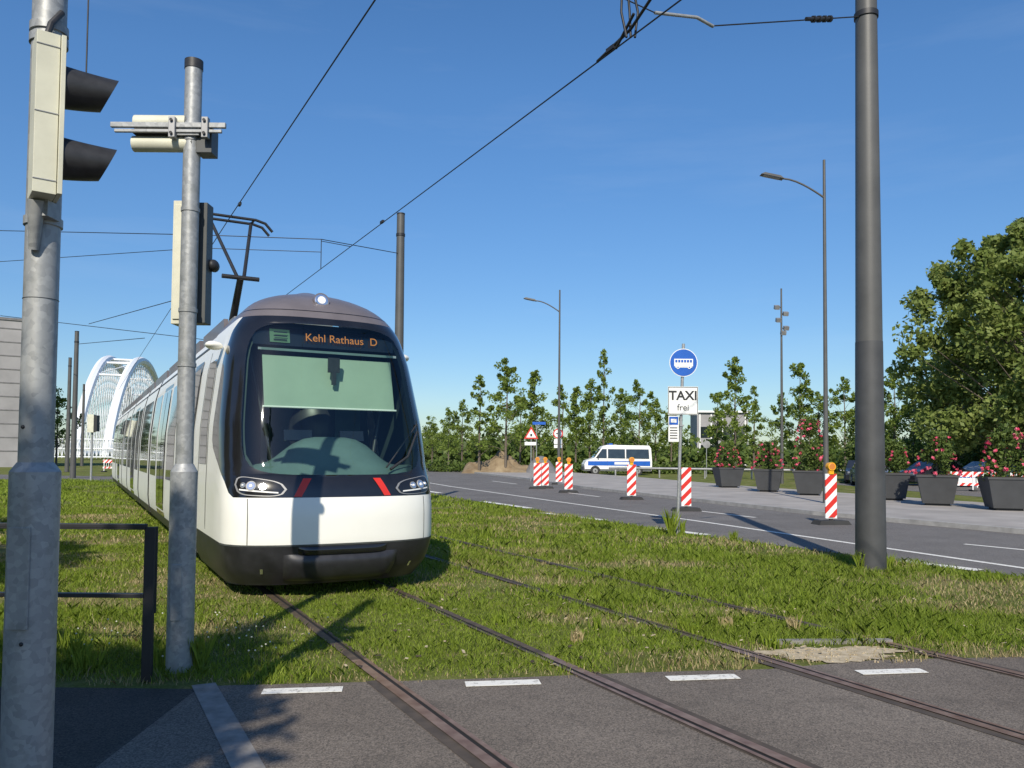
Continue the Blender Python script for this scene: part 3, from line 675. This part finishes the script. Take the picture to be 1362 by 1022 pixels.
# ---------------------------------------------------------------- beacons
def beacon(x,y,rz=0,lamp=True,h=1.08,w=.3):
    b=MB(); b.box((0,0,.05),(.85,.42,.1),'rubber',top=.85); b.box((0,0,.16+h/2),(w,.035,h),'stripes'); b.box((0,0,.13),(.08,.05,.1),'rubber')
    b.box((0,-.02,.155),(w,.012,.012),'white')
    if lamp:
        b.box((0,0,.2+h),(.12,.09,.1),'yellow'); b.tube([(0,-.07,.34+h),(0,.07,.34+h)],[.10,.10],'yellow',16); b.tube([(0,-.075,.34+h),(0,-.07,.34+h)],[.07,.08],'orange',16)
    b.obj('warning_beacon',(x,y,.008),rz)
beacon(7.85,19.8,.15); beacon(5.25,24.2,.1,False,1.14); beacon(4.5,30.2,.1,True,1.15,.34); beacon(2.5,35.3,.1,True,1.1,.36); beacon(2.65,45,0,True,1.1,.36); beacon(1.25,39,0,True,1.1,.36); beacon(1.65,39.6,.1,True,1.1,.36)
# ---------------------------------------------------------------- lamps
def lamp(x,y,h,l,sc=1):
    b=MB(); b.tube([(0,0,0),(0,0,h*.35),(0,0,h)],[.095*sc,.07*sc,.045*sc],'darkpole',14); b.vcyl(0,0,0,1.2,.11*sc,'darkpole')
    za=h-1.3
    pts=[(0,0,za)]+[(-l*.72*t,-.0,za+.66*math.sin(t*1.5)) for t in (.12,.25,.38,.5,.65,.8,1)]
    b.tube(pts,[.04]+[.033]*7,'darkpole',8)
    e=pts[-1]; b.box((e[0]-.3,0,e[2]+.08),(.78,.26,.09),'darkpole',ry=.2,top=.7); b.box((e[0]-.33,0,e[2]+.03),(.55,.2,.02),'signback',ry=.2)
    b.obj('street_lamp',(x,y,.12))
lamp(10.55,27,11.65,2.05); lamp(2.75,47,11.25,2.0)
b=MB(); b.tube([(0,0,0),(0,0,12.2)],[.1,.05],'darkpole',12)
for z,dx in ((11,-.3),(10.6,.25),(10.2,-.2),(9.7,.28),(9.4,.1)): b.box((dx,-.05,z),(.3,.28,.24),'signback',rx=.4); b.tube([(0,0,z),(dx,0,z)],.03,'darkmetal',6)
b.obj('floodlight_mast',(16.8,50,0))
b=MB(); b.tube([(0,0,0),(0,0,6)],[.06,.04],'darkpole',8); b.box((0,0,6),(.5,.2,.08),'darkpole'); b.obj('street_lamp',(37.5,85,0))
# ---------------------------------------------------------------- small signs
b=MB(); b.tube([(0,0,0),(0,0,3.5)],.03,'galv',8)
tri=[(-.45,2.65),(.45,2.65),(0,3.42)]; b.prism(tri,-.05,-.04,'red'); b.prism([(-.31,2.73),(.31,2.73),(0,3.26)],-.056,-.051,'white'); b.box((0,-.06,2.88),(.12,.004,.16),'black')
b.box((-.05,-.04,2.35),(.7,.01,.2),'white'); b.obj('roadworks_sign',(1.2,50,0))
b=MB(); b.tube([(0,0,0),(0,0,3.8)],.03,'galv',8); b.box((.15,-.04,3.7),(.85,.02,.18),'blue'); b.obj('street_name_sign',(1.6,52,0))
b=MB(); b.tube([(0,0,0),(0,0,3.6)],.03,'galv',8)
disc(b,0,-.04,3.0,.31,'red',.01,24); disc(b,0,-.048,3.0,.24,'white',.004,24); b.box((0,-.053,3.0),(.26,.003,.07),'black'); b.box((0,-.04,2.5),(.5,.01,.3),'white'); b.box((0,-.04,2.2),(.5,.01,.2),'white'); b.obj('traffic_sign',(2.9,50.5,0))
b=MB(); b.tube([(0,0,0),(0,0,2.9)],.03,'galv',8); disc(b,0,-.04,2.6,.3,'signback',.01,20); b.obj('traffic_sign',(15.5,64,0))
b=MB(); b.tube([(0,0,0),(0,0,2.6)],.03,'galv',8); disc(b,0,-.04,2.4,.3,'signback',.01,20); b.obj('traffic_sign',(9.5,74,0))
# ---------------------------------------------------------------- planters
def planter(x,y,h,seed,sc=1.0):
    b=MB(); w=.95*sc
    b.box((0,0,.5),(w,w,.86),'pot',top=1.36); b.box((0,0,.955),(w*1.42,w*1.42,.06),'pot'); b.box((0,0,.988),(w*1.25,w*1.25,.02),'soil'); b.box((0,0,.035),(w*.8,w*.8,.07),'black')
    q=random.Random(seed); cs=[];rs=[];fc=[];fr=[]
    n=int(12+h*9)
    for i in range(n):
        t=q.random(); z=1.0+t*h; rad=.62*sc*(1-t*.5); a=q.uniform(0,6.28); c=(rad*math.cos(a)*q.random(),rad*math.sin(a)*q.random(),z); cs.append(c); rs.append((.26,.26,.24))
    for i in range(int(22+h*16)):
        t=q.random(); z=1.0+t*h; rad=.76*sc*(1-t*.5); a=q.uniform(0,6.28); fc.append((rad*math.cos(a),rad*math.sin(a),z)); fr.append((.05,.05,.045))
    b.tube([(0,0,.9),(0,0,1+h*.9)],.02,'bark',6)
    leafcloud(b,cs,rs,90,.055,'leafd',seed); leafcloud(b,fc,fr,8,.045,'rose',seed+1,.8); b.obj('flower_planter',(x,y,.12),q.uniform(-.3,.3)-.2)
for a in ((14.85,24.2,1.45,1,.95),(13.95,26.4,1.3,2,.92),(13.9,29.4,1.1,3,.85),(12.1,32.7,2.1,4,.92),(11.35,35.6,1.1,5,.92),(10.75,40,1.1,6,.95)): planter(*a)
# ---------------------------------------------------------------- vehicles
def wheel(b,x,y,r,sg):
    b.tube([(x,y-.1,r),(x,y+.1,r)],r,'rubber',20); b.tube([(x,y+sg*.1,r),(x,y+sg*.112,r)],[r*.6,r*.55],'signback',14); b.tube([(x,y+sg*.112,r),(x,y+sg*.12,r)],r*.18,'darkmetal',8)
def van():
    b=MB(); W=.98
    wf=lambda z: 1 if z<1.3 else 1-(z-1.3)*.11
    body=[(-2.85,.35),(2.8,.35),(2.85,.6),(2.85,1.2),(2.78,2.3),(2.62,2.52),(-.9,2.55),(-1.35,2.42),(-2.05,1.45),(-2.75,1.2),(-2.9,.9)]
    b.prism(body,-W,W,'white',wf=wf)
    for sg in (-1,1):
        def pan(poly,off,k):
            b.add([(x,sg*(W*wf(z)+off),z) for x,z in poly],[tuple(range(len(poly)))],k)
        pan([(-1.95,1.42),(-1.0,1.42),(-1.0,2.2),(-1.38,2.2)],.008,'sideglass'); pan([(-.9,1.42),(.55,1.42),(.55,2.2),(-.9,2.2)],.008,'sideglass'); pan([(.65,1.42),(2.62,1.42),(2.58,2.2),(.65,2.2)],.008,'sideglass')
        pan([(-2.6,.8),(2.7,.8),(2.7,1.2),(-2.6,1.16)],.006,'blue'); pan([(-2.85,.36),(2.8,.36),(2.8,.5),(-2.85,.5)],.006,'greypl'); pan([(-.35,.9),(.9,.9),(.9,1.1),(-.35,1.1)],.010,'white')
        for xx in (-1.98,1.65):
            pts=[(xx+.43*math.cos(t),.36+.43*math.sin(t)) for t in lins(0,math.pi,12)]; pan(pts,.009,'black'); wheel(b,xx,sg*.93,.36,sg)
        for xx in (-.95,.6): b.box((xx,sg*(W+.006),1.0),(.012,.006,1.1),'greypl')
        b.box((-1.75,sg*(W+.12),1.55),(.1,.18,.24),'blackpl'); b.box((-2.72,sg*.75,1.02),(.2,.3,.2),'chrome')
    b.add([(-1.42,-.8,2.32),(-1.42,.8,2.32),(-2.03,.88,1.5),(-2.03,-.88,1.5)],[(0,1,2,3)],'sideglass')
    b.box((-.6,0,2.62),(.3,1.2,.13),'blue'); b.box((-2.92,0,.55),(.08,1.8,.3),'greypl'); return b
van().obj('police_van',(9.0,69,.0),.04,bevel=.02)
def car(name,x,y,rz,k):
    b=MB(); wf=lambda z:1 if z<.85 else 1-(z-.85)*.38
    b.prism([(-2.15,.25),(2.15,.25),(2.2,.6),(2.1,.92),(1.65,.98),(1.1,1.4),(.5,1.48),(-.4,1.47),(-1.15,.98),(-2.0,.82),(-2.2,.6)],-.9,.9,k,wf=wf)
    for sg in (-1,1):
        for poly in ([(-1.0,1.0),(.05,1.0),(.05,1.39),(-.4,1.39)],[(.12,1.0),(1.45,1.0),(1.05,1.32),(.5,1.40),(.12,1.40)]):
            b.add([(xx,sg*(.9*wf(z)+.008),z) for xx,z in poly],[tuple(range(len(poly)))],'sideglass')
        for xx in (-1.35,1.35): wheel(b,xx,sg*.82,.32,sg)
        b.box((-2.08,sg*.65,.7),(.2,.3,.13),'chrome'); b.box((2.1,sg*.65,.78),(.14,.3,.14),'red')
    b.obj(name,(x,y,.006),rz,bevel=.03)
M['carp']=mat('car_paint_dark',(.02,.022,.028),.2,coat=.8); M['carp2']=mat('car_paint_silver',(.25,.26,.28),.25,metal=.5,coat=.6)
for a in ((22.5,52,1.2,'carp'),(25.6,49,.3,'carp'),(29.5,50,.2,'carp2'),(21,47,1.3,'carp2')): car('parked_car',a[0],a[1],a[2],a[3])
b=MB()
for i in range(15): b.box((8+i*1.6,62-i*.5,.4),(.1,.1,.8),'signback')
b.tube([(7.5,62.1,.7),(31,54.8,.7)],.09,'signback',8); b.obj('guard_rail')
def sitebar(x,y,L,rz,k1='stripes'):
    b=MB(); b.box((0,0,.85),(L,.04,.26),k1); b.box((0,0,.35),(L,.04,.14),k1)
    for xx in (-L/2+.1,0,L/2-.1): b.box((xx,0,.5),(.05,.05,1),'white'); b.box((xx,0,.04),(.2,.6,.08),'rubber')
    for i in range(int(L/.18)): b.box((-L/2+.1+i*.18,0,.57),(.03,.02,.32),'white')
    b.obj('site_barrier',(x,y,.006),rz)
sitebar(23.2,40.5,2.2,-.2); sitebar(25.8,40,2.2,.1); sitebar(-31.5,64,2,0); 
b=MB(); b.box((0,0,.5),(3,.05,.5),'white'); b.box((0,-.03,.62),(3,.02,.14),'blue')
for xx in (-1.4,0,1.4): b.box((xx,0,.4),(.06,.4,.8),'white')
b.obj('site_barrier',(26.5,46,.006),0)
b=MB(); rows=[]
for i in range(15):
    rows.append([]); 
    for j in range(31):
        u=i/14*2-1; v=j/30*2-1; r_=max(0,1-u*u)*max(0,1-v*v)**.6; rows[-1].append((v*3.2,u*2.6,1.35*r_*(1+.3*math.sin(6*v+1)+.2*math.sin(9*u+5*v)+.12*math.sin(19*v+7*u))-.02))
b.grid(rows,'earth'); b.obj('dirt_mound',(-1.2,72,0))
b=MB(); rows=[[(v*1.5,u*2.5,max(0,(1-u*u)*(1-v*v))*1.6-.02) for v in lins(-1,1,12)] for u in lins(-1,1,8)]; b.grid(rows,'concd'); b.obj('gravel_pile',(2.6,71.5,0))
# ---------------------------------------------------------------- arch bridge, buildings
b=MB(); 
def arch(x0,y0,x1,y1,h,n=30): return [Vector((x0+(x1-x0)*t,y0+(y1-y0)*t,h*(1-abs(2*t-1)**2.2)**.8+1.5)) for t in lins(0,1,n)]
A=arch(-81.5,150,-117,250,22.5); B=arch(-76.5,152,-109,253,22.5)
for pts in (A,B):
    b.tube(pts,[.95]*len(pts),'bridge',8,True,False)
    for off in (2,4):
        for i in range(2,len(pts)-off-1):
            f=Vector((pts[i+off].x,pts[i+off].y,1.8)); b.tube([pts[i],f],.06,'bridge',4,False); 
            f=Vector((pts[i].x,pts[i].y,1.8)); b.tube([pts[i+off],f],.06,'bridge',4,False)
for i in range(6,len(A)-5,3): b.tube([A[i],B[i]],.28,'bridge',6,False); 
for i in range(6,len(A)-8,3): b.tube([A[i],B[i+3]],.13,'bridge',5,False)
for off in (0,5,9):
    b.tube([(-81+off,150,1.2),(-118+off,250,1.2)],.6,'bridge',6,True,False)
for i in range(44):
    xx=-92+i*.62; yy=140+i*.12
    b.box((xx,yy,2.1),(.12,.12,3.4),'bridge'); b.tube([(xx,yy,.6),(xx+.62,yy,3.7)],.05,'bridge',4,False); b.tube([(xx+.62,yy,.6),(xx,yy,3.7)],.05,'bridge',4,False)
for zz in (.6,2.1,3.75): b.tube([(-92,140,zz),(-65,145.2,zz)],.12,'bridge',5)
b.obj('arch_bridge')
b=MB(); b.box((0,0,7.3),(14,16,14.6),'concrete')
for i in range(10): b.box((0,-8.01,1.6+i*1.35),(14.04,.06,.10),'concd'); b.box((7.01,0,1.6+i*1.35),(.06,16.04,.1),'concd')
for i in range(3):
    for j in range(4): b.box((7.03,-5+j*3.3,3+i*4),(.05,1.4,1.8),'sideglass')
b.box((0,0,14.7),(14.2,16.2,.25),'concd'); b.obj('office_building',(-59.2,83,0),.57)
b=MB(); b.box((0,0,4.8),(9,10,9.6),'concrete'); b.box((0,-5.03,6),(8,.05,2),'sideglass'); b.box((0,-5.03,2.8),(8,.05,1.8),'sideglass')
for i in range(5): b.box((-4+i*2,-5.07,4.7),(.2,.06,9.2),'white')
b.box((0,0,9.75),(9.6,11,.35),'white'); b.obj('hall_building',(38.5,150,0),-.1)
b=MB(); b.box((0,0,2.8),(12,6,5.6),'greypl'); b.box((-.3,-3.03,3.8),(10,.05,1.2),'interl'); b.box((0,0,5.75),(12.6,6.8,.3),'concd'); 
for i in range(7): b.box((-5+i*1.66,-3.06,2.8),(.12,.06,5.4),'signback')
b.obj('glass_pavilion',(43,66,0),-.2)
b=MB(); b.tube([(0,0,0),(0,0,3.6)],.06,'galv',8); b.box((0,-.1,3.2),(.35,.25,1.0),'cream'); b.box((.25,-.05,3.2),(.2,.3,.9),'blackpl'); b.obj('traffic_signal',(-23.5,45,0))
b=MB(); b.box((0,0,.55),(.9,.4,1.1),'signback',top=1); b.box((0,0,1.13),(.98,.48,.06),'greypl'); b.box((0,-.205,.55),(.02,.01,1),'greypl'); b.obj('utility_cabinet',(-25,52,0))
# ---------------------------------------------------------------- camera
cam=bpy.data.cameras.new('camera'); co=bpy.data.objects.new('camera',cam); COL.objects.link(co)
cam.sensor_width=36; cam.lens=36*1069/1362; cam.clip_end=5000; cam.clip_start=.05; cam.shift_y=53/1362
co.matrix_world=Matrix.Translation((0,0,1.65))@Matrix.Rotation(R(92.2),4,'X')@Matrix.Rotation(.0085,4,'Z')
S.camera=co
# ---------------------------------------------------------------- light
EL=R(37.5); AZ=R(5)
dirv=Vector((math.sin(AZ)*math.cos(EL),math.cos(AZ)*math.cos(EL),-math.sin(EL)))
sl=bpy.data.lights.new('sun','SUN'); sl.energy=5.0; sl.angle=R(.5); sl.color=(1,.92,.78); so_=bpy.data.objects.new('sun',sl); COL.objects.link(so_)
so_.rotation_euler=dirv.to_track_quat('-Z','Y').to_euler()
w=bpy.data.worlds.new('World'); S.world=w; w.use_nodes=True; t=w.node_tree
bg=t.nodes['Background']; sk=t.nodes.new('ShaderNodeTexSky'); sk.sky_type='NISHITA'; sk.sun_disc=False; sk.sun_elevation=EL
sk.sun_rotation=math.pi+AZ; sk.air_density=1.0; sk.dust_density=.3; sk.ozone_density=2.8
hs_=t.nodes.new('ShaderNodeHueSaturation'); hs_.inputs['Saturation'].default_value=1.22
t.links.new(sk.outputs[0],hs_.inputs['Color'])
tc=t.nodes.new('ShaderNodeTexCoord'); sx=t.nodes.new('ShaderNodeSeparateXYZ'); t.links.new(tc.outputs['Generated'],sx.inputs[0])
hz=ramp(t,sx.outputs['Z'],(.55,.62,.70),(1.0,.99,1.04),.0,.42)
skc=mixc(t,hs_.outputs[0],hz,1.0,'MULTIPLY')
mp=t.nodes.new('ShaderNodeMapping'); mp.inputs['Scale'].default_value=(1.2,1.2,9); mp.inputs['Rotation'].default_value=(.12,.1,0); t.links.new(tc.outputs['Generated'],mp.inputs[0])
cl=ramp(t,noise(t,2.2,7,.6,vec=mp.outputs[0]),(0,0,0),(.05,.05,.05),.55,.8)
skc=mixc(t,skc,(6.0,6.6,7.2),cl)
t.links.new(skc,bg.inputs[0]); bg.inputs[1].default_value=.14
S.view_settings.view_transform='Standard'; S.view_settings.look='None'; S.view_settings.exposure=0
